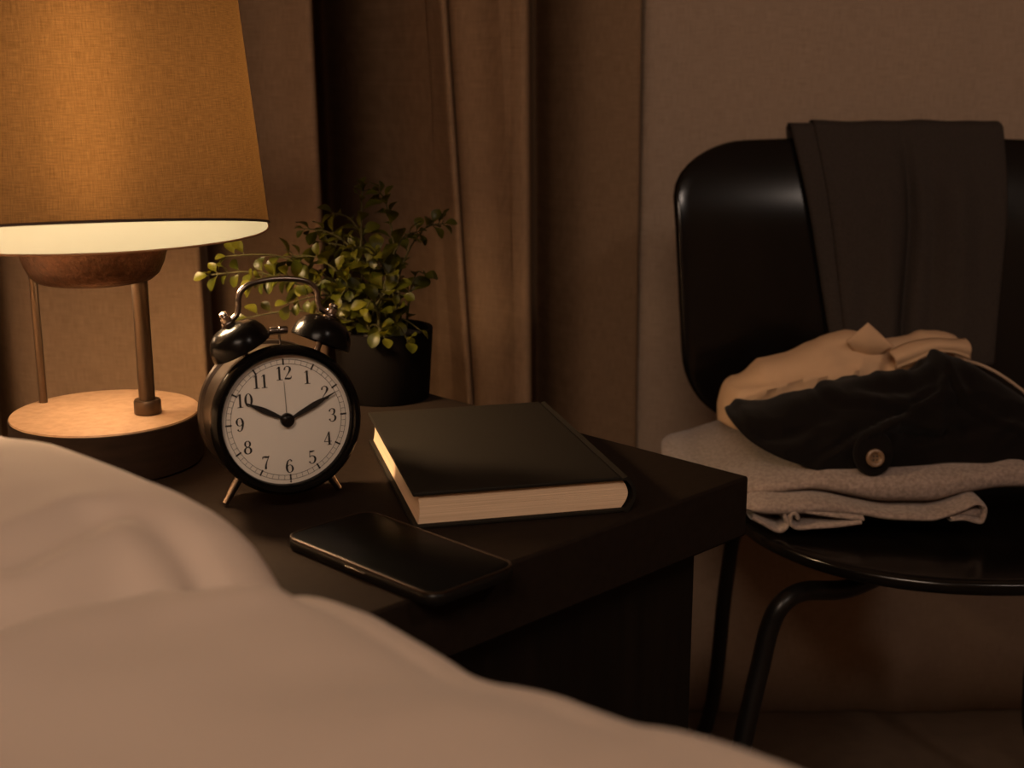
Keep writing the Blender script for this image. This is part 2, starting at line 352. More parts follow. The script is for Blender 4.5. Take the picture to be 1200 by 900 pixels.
# dial printing
STROKES = {
 '1': [([(.10, .84), (.17, .90), (.27, 1.0)], [.03, .05, .05]), ([(.27, .99), (.27, .5), (.27, .02)], [.14, .14, .14]), ([(.08, .02), (.27, .025), (.46, .02)], [.045, .05, .045])],
 '2': [([(.07, .72), (.10, .88), (.25, .975), (.40, .90), (.44, .74), (.36, .54), (.20, .30), (.06, .06)], [.13, .07, .05, .10, .15, .10, .05, .05]), ([(.05, .06), (.2, .075), (.38, .06), (.48, .12), (.5, .25)], [.07, .13, .13, .08, .03])],
 '3': [([(.08, .77), (.13, .92), (.27, .975), (.41, .88), (.41, .68), (.33, .56), (.2, .53)], [.13, .07, .05, .12, .13, .07, .03]), ([(.2, .53), (.36, .50), (.46, .36), (.45, .17), (.34, .04), (.2, .025), (.1, .1), (.07, .22)], [.03, .06, .13, .14, .09, .05, .07, .13])],
 '4': [([(.37, 1.0), (.2, .64), (.02, .27)], [.05, .045, .045]), ([(.02, .27), (.27, .27), (.52, .27)], [.05, .05, .05]), ([(.37, 1.0), (.37, .5), (.37, .02)], [.1, .14, .14]), ([(.22, .02), (.37, .025), (.52, .02)], [.045, .05, .045])],
 '5': [([(.12, .93), (.28, .93), (.44, .97)], [.12, .11, .05]), ([(.12, .97), (.11, .75), (.095, .5)], [.045, .045, .04]), ([(.095, .5), (.2, .6), (.33, .59), (.45, .46), (.46, .26), (.36, .07), (.22, .025), (.11, .09), (.07, .2)], [.03, .05, .06, .13, .14, .09, .05, .07, .13])],
 '6': [([(.42, .84), (.35, .96), (.27, .975), (.14, .84), (.07, .5), (.08, .25), (.16, .06), (.27, .025), (.40, .1), (.46, .29), (.41, .5), (.3, .58), (.18, .55), (.09, .4)], [.12, .06, .05, .10, .14, .14, .08, .045, .09, .14, .09, .045, .05, .04])],
 '7': [([(.06, .76), (.08, .92), (.24, .92), (.4, .9), (.5, .98)], [.03, .08, .13, .12, .04]), ([(.49, .97), (.34, .62), (.25, .32), (.22, .02)], [.04, .06, .11, .15])],
}
def ell(cx, cz, rx, rz, wt, ws, n=28): return ([(cx + rx * math.sin(2 * PI * k / n), cz + rz * math.cos(2 * PI * k / n)) for k in range(n + 1)], [wt + (ws - wt) * abs(math.sin(2 * PI * k / n)) ** 1.5 for k in range(n + 1)])
STROKES['0'] = [ell(.27, .5, .20, .475, .045, .15)]
STROKES['8'] = [ell(.27, .755, .165, .22, .045, .12), ell(.27, .27, .205, .245, .045, .14)]
STROKES['9'] = [([(.54 - x, 1 - z) for x, z in p], w) for p, w in STROKES['6']]
def ribbon(mb, pts, ws, fn, sm=True):
    P = [Vector((x, z, w)) for (x, z), w in zip(pts, ws)]
    if sm and len(P) < 20: P = smooth_path(P, 7)
    v = []; n = len(P)
    for i in range(n):
        t = P[min(i + 1, n - 1)] - P[max(i - 1, 0)]; t = Vector((t.x, t.y)).normalized(); w = max(.02, P[i].z) / 2
        v += [fn(P[i].x - t.y * w, P[i].y + t.x * w), fn(P[i].x + t.y * w, P[i].y - t.x * w)]
    mb.add(v, [(2 * i, 2 * i + 1, 2 * i + 3, 2 * i + 2) for i in range(n - 1)])
num = MB(); NH = .0090; NRAD = .0312
for h in range(1, 13):
    a = 2 * PI * h / 12; cx, cz = NRAD * math.sin(a), NRAD * math.cos(a); txt = str(h); adv = .53
    tot = len(txt) * adv * NH * 1.12
    for i, ch in enumerate(txt):
        x0 = cx - tot / 2 + i * adv * NH * 1.12 - (.0 if ch != '1' or len(txt) == 1 else .0002)
        for pts, ws in STROKES[ch]:
            ribbon(num, pts, ws, lambda x, z: F(x0 + (x - .015) * NH * 1.12, cz + (z - .5) * NH, FY + .0007))
link('numerals', num, M['ink'], dial, smooth=False, recalc=False)
trk = MB(); r0, r1 = .0372, .0402
for r in (r0, r1): ribbon(trk, [(r * math.sin(2 * PI * k / 180), r * math.cos(2 * PI * k / 180)) for k in range(181)], [.00022] * 181, lambda x, z: F(x, z, FY + .0007), False)
def ribbon_abs(mb, pts, ws, y):
    v = []; n = len(pts)
    for i in range(n):
        x0, z0 = pts[max(i - 1, 0)]; x1, z1 = pts[min(i + 1, n - 1)]; d = math.hypot(x1 - x0, z1 - z0) or 1; tx, tz = (x1 - x0) / d, (z1 - z0) / d; w = ws[i] / 2
        v += [F(pts[i][0] - tz * w, pts[i][1] + tx * w, y), F(pts[i][0] + tz * w, pts[i][1] - tx * w, y)]
    mb.add(v, [(2 * i, 2 * i + 1, 2 * i + 3, 2 * i + 2) for i in range(n - 1)])
trk = MB()
for r in (r0, r1): ribbon_abs(trk, [(r * math.sin(2 * PI * k / 180), r * math.cos(2 * PI * k / 180)) for k in range(181)], [.00026] * 181, FY + .0007)
for k in range(60):
    a = 2 * PI * k / 60; s, c = math.sin(a), math.cos(a); q = k % 5 == 0
    ra, rb = (r0 - .0006, r1 + .0006) if q else (r0, r1)
    ribbon_abs(trk, [(ra * s, ra * c), (rb * s, rb * c)], [.0011, .0011] if q else [.00022, .00022], FY + .0006)
trk.add([F(.0006 * math.cos(2 * PI * k / 10), -.0417 + .0006 * math.sin(2 * PI * k / 10), FY + .0006) for k in range(10)], [tuple(range(10))])
link('minute_track', trk, M['ink'], dial, smooth=False, recalc=False)
def hand(name, ang, prof, y, th=.0005):      # prof: (distance, half width)
    mb = MB(); s, c = math.sin(ang), math.cos(ang); v = []
    for d, w in prof:
        for sg, yy in ((1, y), (-1, y), (-1, y + th), (1, y + th)): v.append(F(d * s - sg * w * c, d * c + sg * w * s, yy))
    n = len(prof); f = [(0, 1, 2, 3), tuple(4 * (n - 1) + k for k in (3, 2, 1, 0))]
    for i in range(n - 1):
        for k in range(4): f.append((4 * i + k, 4 * i + (k + 1) % 4, 4 * i + 4 + (k + 1) % 4, 4 * i + 4 + k))
    return link(name, mb.add(v, f), M['hand'], ck, smooth=False)
am = math.radians(64.8); ah = math.radians(297.5)
hand('minute_hand', am, [(0, .0010), (.005, .0010), (.010, .0015), (.020, .0019), (.0255, .0015), (.0290, .0007), (.0365, .0003)], FY - .0024)
hand('hour_hand', ah, [(0, .0010), (.005, .0010), (.010, .0016), (.017, .0020), (.022, .0015), (.0265, .0007), (.0305, .0003)], FY - .0013)
hand('alarm_hand', math.radians(359.0), [(0, .00010), (.0255, .00006)], FY - .0003)
link('hub', MB().lathe([(0, .0001), (.0047, .0001), (.0048, .0012), (.0044, .0032), (.0030, .0044), (.001, .0049), (0, .0049)], 32, Matrix.Translation((0, FY + .0006, CZ)) @ RX), M['clock_black'], ck)
link('cover_glass', L_([(0, FY - .0054), (.028, FY - .0051), (.0441, FY - .0036), (.0436, FY - .0030), (.028, FY - .0046), (0, FY - .0049)], 64), M['glass'], ck)
# bells
TY = -.012
for s in (-1, 1):
    Mb = Matrix.Translation((s * .0272 + .003, TY, .1085)) @ Matrix.Rotation(s * math.radians(25), 4, 'Y')
    b = link('bell', MB().lathe([(.0200, -.0025), (.0206, -.0020), (.0205, .0005), (.0195, .0055), (.0168, .0105), (.0125, .0138), (.0070, .0153), (0, .0157), (0, .0147), (.0070, .0143), (.0120, .0128), (.0158, .0098), (.0185, .005), (.0194, .0), (.0194, -.0022), (.0200, -.0025)], 56, Mb, cap=False), M['clock_black'], ck)
    link('bell_post', MB().lathe([(.0021, -.018), (.0021, .0145)], 14, Mb), M['gun'], b)
    link('finial', MB().lathe([(.0046, .0155), (.0048, .0166), (.0030, .0170), (.0030, .0182), (.0036, .0186), (.0036, .0212), (.0030, .0216), (.0026, .0226), (.0031, .0236), (.0026, .0250), (.0010, .0256), (0, .0256)], 20, Mb), M['chrome'], b)
hx = [(-.0372, .1222), (-.0318, .1262), (-.0282, .1296), (-.0268, .1345), (-.0266, .1395), (-.0240, .1450), (-.0165, .1492), (0, .1510), (.0165, .1492), (.0240, .1450), (.0266, .1395), (.0268, .1345), (.0282, .1296), (.0318, .1262), (.0372, .1222)]
hp = smooth_path([(a + .003, TY, b) for a, b in hx], 6)
hh = MB().tube(hp, .0019, 14)
for s in (-1, 1): hh.lathe([(.0042, -.0006), (.0044, 0), (.0042, .0006)], 20, Matrix.Translation((s * .0348 + .003, TY, .1243)) @ Matrix.Rotation(s * math.radians(25), 4, 'Y'))
link('handle', hh, M['gun'], ck)
hm = link('hammer', MB().lathe([(0, -.0062), (.0024, -.006), (.0027, -.0052), (.0027, -.0004), (.0024, 0), (.0027, .0004), (.0027, .0052), (.0024, .006), (0, .0062)], 20, Matrix.Translation((.0015, TY, .1168)) @ Matrix.Rotation(PI / 2, 4, 'Y')), M['gun'], ck)
link('hammer_rod', MB().tube([(.0025, TY, .1045), (.0018, TY, .1165)], .0007, 8), M['gun'], hm)
for s in (-1, 1):
    top = Vector((s * .0270, 0, .0225)); bot = Vector((s * .0400, 0, .0015)); d = (bot - top)
    link('foot', MB().tube([top, top + d * .55, top + d * .88, top + d * .97, bot], [.0034, .0030, .0023, .0022, .0014], 16), M['chrome'], ck)

# ------------------------------------------------------------------ potted plant
pp = Vector((-.1125, 1.128, T))
pl = thing('potted_plant', 'leafy green plant in a small dark pot behind the alarm clock', 'plant', pp)
link('pot', MB().lathe([(0, 0), (.0385, 0), (.0395, .002), (.0425, .050), (.0432, .062), (.0400, .062), (.0385, .052), (0, .050)], 56), M['pot'], pl)
link('soil', MB().grid(lambda u, v: Vector((.039 * v * math.cos(2 * PI * u), .039 * v * math.sin(2 * PI * u), .0535 + .006 * (1 - v * v) + .002 * nz(v * 6 * math.cos(2 * PI * u), v * 6 * math.sin(2 * PI * u)))), 32, 10, wu=True), M['soil'], pl)
rnd = random.Random(11)
tips = [(247, 322, 1.09), (268, 300, 1.10), (300, 330, 1.08), (292, 372, 1.09), (345, 300, 1.12), (358, 268, 1.14), (372, 330, 1.09), (392, 250, 1.15), (425, 222, 1.14), (445, 226, 1.15), (418, 290, 1.09), (440, 300, 1.10), (462, 318, 1.11), (488, 272, 1.14), (518, 262, 1.15),
        (470, 345, 1.10), (490, 385, 1.10), (478, 400, 1.08), (400, 345, 1.08), (430, 360, 1.07), (382, 285, 1.16), (410, 322, 1.17), (340, 355, 1.07), (458, 290, 1.17), (495, 320, 1.14), (450, 395, 1.075), (330, 325, 1.14)]
stems = MB(); leaves = MB()
def leaf(p, d, n, L, W):
    d = d.normalized(); s = d.cross(n).normalized(); n = s.cross(d); v = []; f = []
    prof = [(0, .05), (.12, .22), (.3, .66), (.5, .95), (.68, 1.0), (.84, .74), (.95, .36), (1, .04)]
    for t, w in prof:
        c = p + d * L * t + n * L * (.10 * math.sin(t * PI) - .12 * t * t)
        for k, h in ((-1, .11), (-.5, .03), (0, 0), (.5, .03), (1, .11)): v.append(c + s * W * w * k + n * W * w * h * 2.2)
    for i in range(len(prof) - 1):
        for k in range(4): f.append((5 * i + k, 5 * i + k + 1, 5 * i + 6 + k, 5 * i + 5 + k))
    leaves.add(v, f)
for i, (px, py, Y) in enumerate(tips):
    e = at(px, py, Y) - pp; a = rnd.uniform(0, 2 * PI); b = Vector((.018 * math.cos(a), .018 * math.sin(a), .052)); b.x += .18 * e.x * .3
    h = (e - b); mid = b + Vector((h.x * .28, h.y * .3, h.z * .55 + .006)); m2 = b + Vector((h.x * .66, h.y * .66, h.z * .86 + .008))
    P = smooth_path([b, mid, m2, e], 9); stems.tube(P, [.0013 - .0008 * k / (len(P) - 1) for k in range(len(P))], 6)
    Ln = sum((P[k + 1] - P[k]).length for k in range(len(P) - 1)); nn = max(5, int(Ln / .0112)); 
    for k in range(nn):
        t = .16 + .84 * k / (nn - 1); q = t * (len(P) - 1); j = min(int(q), len(P) - 2); p = P[j].lerp(P[j + 1], q - j); tg = (P[j + 1] - P[j]).normalized()
        ang = k * 1.57 + rnd.uniform(-.5, .5)
        for sgn in ((1, -1) if k < nn - 1 else (1, -1, 0)):
            if sgn and rnd.random() < .33: continue
            side = tg.cross(Vector((math.cos(ang), math.sin(ang), .25))).normalized() * sgn
            d = (side * .9 + tg * (.55 if sgn else 2) + Vector((0, 0, rnd.uniform(-.35, .25)))).normalized()
            nrm = (Vector((0, 0, 1)) + Vector((rnd.uniform(-.6, .6), rnd.uniform(-.9, .2), 0)) + tg * .4).normalized()
            sz = rnd.uniform(.75, 1.25) * (1.25 - .55 * t); pt = p + d * .002
            stems.tube([p, pt + d * .001], .0004, 5); leaf(pt, d, nrm, .0165 * sz, .0060 * sz)
link('stems', stems, M['stem'], pl); link('foliage', leaves, M['leaf'], pl, recalc=False)

# ------------------------------------------------------------------ book
ba = math.radians(14.0); bc = Vector((-.0175, .8985, T)); BW, BD, BH = .1425, .204, .0245
bk = thing('book', 'thick black hardcover book lying closed beside the alarm clock', 'book', bc, (0, 0, ba))
hw, hd = BW / 2, BD / 2; bt = .0026
pgx0, pgx1, ov = -hw + .0035, hw - .004, .0035
# page block with a rounded spine side
def page_fn(u, v):
    return None
pb = MB(); sec = [(pgx0 + .0012 * math.sin(PI * k / 8), bt + (BH - 2 * bt) * k / 8) for k in range(9)] + [(pgx1 + .0045 * math.sin(PI * k / 10), BH - bt - (BH - 2 * bt) * k / 10) for k in range(11)]
n = len(sec); pv = [(x, -hd + ov, z) for x, z in sec] + [(x, hd - ov, z) for x, z in sec]
pb.add(pv, [tuple(range(n))[::-1], tuple(range(n, 2 * n))] + [(k, (k + 1) % n, n + (k + 1) % n, n + k) for k in range(n)])
link('page_block', pb, M['pages'], bk, angle=30)
bev(link('cover_board', MB().box((-.003, 0, bt / 2), (hw - .003, hd, bt / 2)), M['leather'], bk), .0009)
bev(link('cover_board', MB().box((-.003, 0, BH - bt / 2), (hw - .003, hd, bt / 2)), M['leather'], bk), .0009)
so = [(hw - .0065, BH), (hw - .0045, BH - .0012), (hw - .001, BH)] + [(hw - .001 + .0060 * math.sin(PI * k / 12) ** .8, BH - BH * k / 12) for k in range(1, 12)] + [(hw - .001, 0), (hw - .0045, .0012), (hw - .0065, 0)]
si = [(hw - .0065, bt * .9), (hw - .002, bt)] + [(hw - .0022 + .0052 * math.sin(PI * k / 12) ** .8, bt + (BH - 2 * bt) * k / 12) for k in range(1, 12)] + [(hw - .002, BH - bt), (hw - .0065, BH - bt * .9)]
sp = so + si; n = len(sp); sv = [(x, -hd, z) for x, z in sp] + [(x, hd, z) for x, z in sp]
link('spine', MB().add(sv, [tuple(range(n))[::-1], tuple(range(n, 2 * n))] + [(k, (k + 1) % n, n + (k + 1) % n, n + k) for k in range(n)]), M['leather'], bk, angle=30)

# ------------------------------------------------------------------ phone
pa = math.radians(-44.5); pc = Vector((-.0672, .7280, T)); PL, PW, PH = .1360, .0670, .0085
ph = thing('smartphone', 'black smartphone lying face up on the table in front of the book', 'phone', pc, (0, 0, pa))
def rrect(l, w, r, n=8):
    out = []
    for cx, cy, a0 in ((l - r, w - r, 0), (-l + r, w - r, 90), (-l + r, -w + r, 180), (l - r, -w + r, 270)):
        for k in range(n + 1): a = math.radians(a0 + 90 * k / n); out.append((cx + r * math.cos(a), cy + r * math.sin(a)))
    return out
def rr_stack(levels):                        # (inset, z)
    mb = MB(); L = [[(x, y, z) for x, y in rrect(PL / 2 - i, PW / 2 - i, .0105 - i * .8)] for i, z in levels]; n = len(L[0]); v = [p for q in L for p in q]; f = [tuple(range(n))[::-1], tuple((len(L) - 1) * n + k for k in range(n))]
    for j in range(len(L) - 1):
        for k in range(n): f.append((j * n + k, j * n + (k + 1) % n, (j + 1) * n + (k + 1) % n, (j + 1) * n + k))
    return mb.add(v, f)
link('shell', rr_stack([(.0022, 0), (.0007, .0008), (0, .0024), (0, .0052), (.0006, .0068), (.0012, .0074)]), M['phone'], ph)
link('rim', rr_stack([(.0006, .0068), (.0003, .0072), (.0005, .0080), (.0014, .0083), (.0024, .0078), (.0024, .0072)]), M['phone_rim'], ph)
link('screen', rr_stack([(.0022, .0074), (.0022, .0079), (.0028, .00815)]), M['phone_glass'], ph)
bev(link('side_button', MB().box((.002, -PW / 2 - .0002, .0044), (.009, .0007, .0012)), M['phone_rim'], ph), .0005)

# ------------------------------------------------------------------ bed with duvet
n_ = Vector((-U.y, U.x, 0)) * -1            # outward from the bed towards the table
if n_.dot(RC) < 0: n_ = -n_
edge0 = RC + V * S                          # table edge nearest the bed
T_EDGE = edge0.dot(n_) - .048               # bed edge line offset
D_ = -U                                     # along the bed, towards the right-hand near end
def hit(px, py, dt=0.):                      # where a sight line meets the bed's edge plane
    r = ray(px, py); k = (T_EDGE + dt) / r.dot(n_); p = CAM + r * k; return p.dot(D_), p.z
sil = [(-200, 455), (-100, 482), (0, 511), (60, 521), (110, 540), (150, 556), (190, 571), (230, 590), (262, 612), (290, 638), (306, 660), (318, 681), (335, 689), (370, 703), (400, 711), (425, 719), (450, 733), (495, 760), (540, 789), (570, 799), (610, 806), (650, 816), (690, 832), (730, 847), (780, 855), (830, 868), (880, 884), (930, 902), (1000, 930), (1100, 970)]
ridge = sorted((a, b + .002) for a, b in (hit(*p, .011) for p in sil))
ridge = [(a, b - .010 * math.exp(-((a + .416) / .018) ** 2)) for a, b in ridge]
s_min, s_max = ridge[0][0] - .25, ridge[-1][0] + .15
def zr(s): return interp(s, ridge)
ZD = T + .108
def plan(px, py, z=T + .106): p = onz(px, py, z); return (p.dot(D_), p.dot(n_) - T_EDGE)
crease = [(hit(319, 682)[0] - .012, .012), (hit(319, 682)[0] - .014, -.008)] + [plan(*q) for q in ((240, 668), (200, 664), (150, 672), (100, 688), (50, 704), (0, 722), (-80, 760))]
crease = [(p.x, p.y) for p in smooth_path([(a, b, 0) for a, b in crease], 5)]
crease2 = [plan(*q) for q in ((280, 655), (235, 628), (190, 606), (150, 598), (110, 606), (60, 628), (0, 652))]
def g_(t): return max(0, min(1, -t / .05))
def duv(s, t):                               # t<=0 : top surface
    z0 = zr(s); base = ZD + g_(t) * .004 * nz(s * 5, t * 5, 7)
    w = math.exp(t / .034) if t < 0 else 1
    z = base + (z0 - base) * w
    g = max(0, min(1, -t / .030)); gc = max(0, min(1, .25 - t / .014)); g = g * g * (3 - 2 * g)
    q = segdist(s, t, crease); z -= gc * (.026 * math.exp(-q / .006) - .006 * math.exp(-((q - .022) / .02) ** 2) if q > 0 else .026 * math.exp(q / .020))
    q2 = segdist(s, t, crease2); z -= g * .0055 * math.exp(-(q2 / .010) ** 2) - g * .004 * math.exp(-((abs(q2) - .02) / .013) ** 2)
    z += g * .0050 * nz(s * 13 + 3, t * 7, 1.5) + g * .0016 * nz(s * 30, t * 18, 4)
    return z
def duvet_fn(u, v):
    s = s_min + (s_max - s_min) * u
    if v < .72:
        t = -.62 * (1 - (v / .72)) ** 1.5; z = duv(s, t)
    else:
        k = (v - .72) / .28; R = .030; z0 = duv(s, 0)
        if k < .5: a = k / .5 * PI / 2; t = R * math.sin(a); z = z0 - R * (1 - math.cos(a))
        else: t = R - .008 * (k - .5); z = z0 - R - (k - .5) * 2 * .27
        t += .004 * nz(s * 12, z * 10, 9)*min(1,k*2)
    p = D_ * s + n_ * (T_EDGE + t); return Vector((p.x, p.y, z))
dv = link('duvet', MB().grid(duvet_fn, 220, 130), M['duvet'], angle=80, recalc=False)
sd = dv.modifiers.new('thick', 'SOLIDIFY'); sd.thickness = .02; sd.offset = -1
bedc = D_ * ((s_min + s_max) / 2) + n_ * (T_EDGE - .31)
origin(dv, (bedc.x, bedc.y, T + .05)); tag(dv, 'rumpled beige cotton duvet covering the bed in front of the nightstand', 'duvet')
bed = thing('bed', 'low bed under the beige duvet', 'bed', (bedc.x, bedc.y, 0), (0, 0, math.atan2(D_.y, D_.x)))
HL = (s_max - s_min) / 2 - .02
mt = link('mattress', MB().box((0, -.01, .475), (HL, .27, .105)), M['mattress'], bed); bev(mt, .03, 4)
bev(link('bed_frame', MB().box((0, -.01, .31), (HL, .275, .058)), M['black_wood'], bed), .004)
for a in (-1, 1):
    for b in (-1, 1): bev(link('leg', MB().box((a * (HL - .06), b * .22 - .01, .126), (.025, .025, .126)), M['black_wood'], bed), .003)

# ------------------------------------------------------------------ chair
XC = .418; SZ = .45
ch = thing('chair', 'black bent plywood chair with steel legs, heaped with clothes', 'chair', (XC, 1.22, 0))
def seat_out(a):
    c, s = math.cos(a), math.sin(a); e = 2 / 2.35
    return math.copysign(abs(c) ** e, c), math.copysign(abs(s) ** e, s)
SYc, SRx, SRy = 1.222, .207, .200
def ring_plate(name, fn, nr, na, th, m, parent, bw):
    mb = MB(); v = [fn(0, 0)]; f = []
    for i in range(1, nr + 1):
        for k in range(na): v.append(fn(i / nr, 2 * PI * k / na))
    for k in range(na): f.append((0, 1 + k, 1 + (k + 1) % na))
    for i in range(nr - 1):
        for k in range(na): a = 1 + i * na; f.append((a + k, a + na + k, a + na + (k + 1) % na, a + (k + 1) % na))
    o = wlink(name, mb.add(v, f), m, parent, angle=60); sl = o.modifiers.new('ply', 'SOLIDIFY'); sl.thickness = th; sl.offset = 0; bev(o, bw, 3); return o
def seat_fn(r, a):
    x, y = seat_out(a); x *= SRx * (1 - .07 * (y > 0) * y * y); y *= SRy
    z = SZ - .006 - .010 * (1 - r * r) * .6 - .012 * max(0, -y * r / SRy - .55) ** 1.3
    return Vector((XC + x * r, SYc + y * r, z))
ring_plate('seat', seat_fn, 16, 96, .012, M['chair'], ch, .004)
ZB0, ZB1 = .482, .7885; YB = 1.425
def back_y(x, z): return YB + .16 * (z - .5) - .62 * (x - XC) ** 2 + 2.6 * max(0, z - .68) ** 2
hwB = .243; zc = (ZB0 + ZB1) / 2; hhB = (ZB1 - ZB0) / 2
BO = []
def arc(cx, cz, rx, rz, a0, a1, n=10):
    for k in range(n + 1): a = math.radians(a0 + (a1 - a0) * k / n); BO.append((cx + rx * math.cos(a), cz + rz * math.sin(a)))
arc(hwB - .085, hhB - .060, .085, .052, 0, 82); arc(-hwB + .085, hhB - .060, .085, .052, 98, 180)
arc(-hwB + .010 + .075, -hhB + .085, .075, .085, 183, 268); arc(hwB - .010 - .075, -hhB + .085, .075, .085, 272, 357)
def resample(P, n):
    P = P + [P[0]]; L = [0]
    for a, b in zip(P[:-1], P[1:]): L.append(L[-1] + math.hypot(b[0] - a[0], b[1] - a[1]))
    out = []; j = 0
    for k in range(n):
        d = L[-1] * k / n
        while L[j + 1] < d: j += 1
        t = (d - L[j]) / (L[j + 1] - L[j]); out.append((P[j][0] + (P[j + 1][0] - P[j][0]) * t, P[j][1] + (P[j + 1][1] - P[j][1]) * t))
    return out
BO = resample(BO, 120)
def back_fn(r, a):
    k = int(round(a / (2 * PI) * 120)) % 120; x, z = BO[k]; x *= r; z *= r
    z2 = z + zc + .006 * (1 - (x / hwB) ** 2) * (z > 0) * (z / hhB)
    return Vector((XC + x, back_y(XC + x, z2), z2))
ring_plate('backrest', back_fn, 16, 120, .011, M['chair'], ch, .0045)
for s in (-1, 1):
    def mx(p): p = Vector(p); return p if s < 0 else Vector((2 * XC - p.x, p.y, p.z))
    fl = smooth_path([mx(q) for q in ((XC - .005, 1.215, SZ - .046), (.360, 1.175, SZ - .053), (.308, 1.130, SZ - .053), (.262, 1.100, SZ - .043), tuple(at(917, 707, 1.083)), tuple(at(902, 735, 1.080)), tuple(at(890, 785, 1.075)), (at(872, 862, 1.065)), (.150, 1.02, .012))], 6)
    wlink('leg', MB().tube(fl, .0088, 16), M['chair_metal'], ch)
    rl = smooth_path([mx(q) for q in (tuple(at(905, 605, 1.30)), tuple(at(880, 606, 1.345)), tuple(at(861, 625, 1.37)), tuple(at(850, 690, 1.385)), tuple(at(828, 850, 1.405)), (.175, 1.43, .012))], 6)
    wlink('leg', MB().tube(rl, .0085, 16), M['chair_metal'], ch)
    bs = smooth_path([mx(q) for q in ((XC - .10, 1.20, SZ - .022), (XC - .10, 1.36, SZ - .022), (XC - .10, 1.425, SZ - .012), (XC - .10, 1.452, SZ + .03), (XC - .10, 1.461, SZ + .10), (XC - .10, 1.470, SZ + .18))], 6)
    wlink('back_support', MB().tube(bs, .0075, 14), M['chair_metal'], ch)
fr = MB().tube([(XC, 1.215, SZ - .046), (XC, 1.215, SZ - .012)], .02, 20).tube(smooth_path([(XC - .16, 1.315, SZ - .024), (XC, 1.315, SZ - .026), (XC + .16, 1.315, SZ - .024)], 6), .007, 12)
wlink('seat_rail', fr, M['chair_metal'], ch)

# ------------------------------------------------------------------ trousers over the backrest
def tx(px): return (px - 600) / FPX * (1.41 / .985)
TT = ZB1 + .006
def trouser_fn(u, v, xl, xr, off, zend, zbk, seed):
    # v: 0 front bottom .. .62 top front, .62-.72 over the edge, ..1 back
    Lf = TT - zend
    if v < .62: k = v / .62; z = zend + (TT - zend) * k; side = 0
    elif v < .74: k = (v - .62) / .12; side = k
    else: k = (v - .74) / .26; z = TT - k * (TT - zbk); side = 1
    top_t = 1 if v >= .62 else k
    x = xl(top_t) + (xr(top_t) - xl(top_t)) * u
    r = .0155 + off
    if 0 < side < 1 or v == .62:
        a = side * PI; y = back_y(x, TT) - r * math.cos(a); z = TT + (r * .40) * math.sin(a) 
    elif v < .62: y = back_y(x, z) - r
    else: y = back_y(x, z) + r
    g = 0
    if v < .7:
        fade = min(1, max(0, (1.0 - top_t) * 3.2 + .12))
        xm = tx(1066); g += .0135 * math.exp(-((x - xm - .004 * math.sin(z * 20)) / .0075) ** 2) * fade
        xm2 = tx(1035) + (.79 - z) * .05; g -= .007 * math.exp(-((x - xm2) / .014) ** 2) * fade
        xm3 = tx(1120) + (.79 - z) * .03; g -= .007 * math.exp(-((x - xm3) / .018) ** 2) * fade; g += .003 * math.exp(-((x - tx(1095)) / .008) ** 2) * fade
        g += .0025 * nz(x * 40, z * 7, seed) * fade
    e = min(u, 1 - u); y += g + (.004 * math.exp(-e / .025) if v < .7 else -.004 * math.exp(-e / .025))
    return Vector((x, y, z + (.002 * nz(x * 25, 0, seed) if .6 < v < .75 else 0)))
tr = thing('trousers', 'charcoal trousers draped over the backrest of the black chair', 'trousers', (tx(1060), YB + .05, TT))
def lin(a, b): return lambda k: a + (b - a) * k
o = wlink('front_leg', MB().grid(lambda u, v: trouser_fn(u, v, lin(tx(999), tx(962)), lin(tx(1168), tx(1184)), .006, .545, .60, 2.), 140, 80), M['trouser'], tr, angle=80, recalc=False)
m_ = o.modifiers.new('t', 'SOLIDIFY'); m_.thickness = .003; m_.offset = 0
o = wlink('under_leg', MB().grid(lambda u, v: trouser_fn(u, v, lin(tx(984), tx(934)), lin(tx(1120), tx(1110)), .0005, .540, .56, 5.), 50, 60), M['trouser'], tr, angle=80, recalc=False)
m_ = o.modifiers.new('t', 'SOLIDIFY'); m_.thickness = .003; m_.offset = 0

# ------------------------------------------------------------------ folded sweater on the seat
def px2x(px, Y): return (px - 600) / FPX * Y * 1.03
def slab_fn(xs, yf, yb, zc, ht, seed, amp=.003, rnd_end=.018, bk=.012):
    x0, x1 = xs
    def fn(u, v):
        x = x0 + (x1 - x0) * u; e = min(u, 1 - u) * (x1 - x0)
        k = math.sqrt(max(0, 1 - (1 - min(1, e / rnd_end)) ** 2)) if e < rnd_end else 1
        h = ht(x) * max(k, .02); yf_ = yf(x) + (1 - k) * .012; yb_ = yb(x) - (1 - k) * bk; z0 = zc(x)
        a = 2 * PI * v; c, s = math.cos(a), math.sin(a)
        L = (yb_ - yf_) / 2; y = (yf_ + yb_) / 2 - math.copysign(abs(c) ** .35, c) * L if abs(c) > 1e-4 else (yf_ + yb_) / 2
        zz = z0 + h * math.copysign(abs(s) ** .75, s)
        n1 = nz(x * 16, y * 12, seed) + .5 * nz(x * 40, y * 30, seed + 3)
        if s > 0: zz += amp * n1
        y += amp * .7 * nz(x * 22, zz * 30, seed + 5) * (c > 0)
        return Vector((x, y, zz))
    return fn
def tab(*p, Y=1.15): return [(px2x(a, Y), b) for a, b in p]
sw = thing('sweater', 'folded grey knit sweater at the bottom of the clothes heap', 'sweater', (.40, 1.24, SZ))
FYs = 1.135
def zpx(px, py, Y): return at(px, py, Y).z
A_top = tab((770, T - .072), (800, T - .066), (850, T - .066), (900, T - .072), (1000, T - .083), (1100, T - .080), (1200, T - .072), (1300, T - .075))
def low(p, Y): return sorted((at(a, b, Y).x, at(a, b, Y).z) for a, b in p)
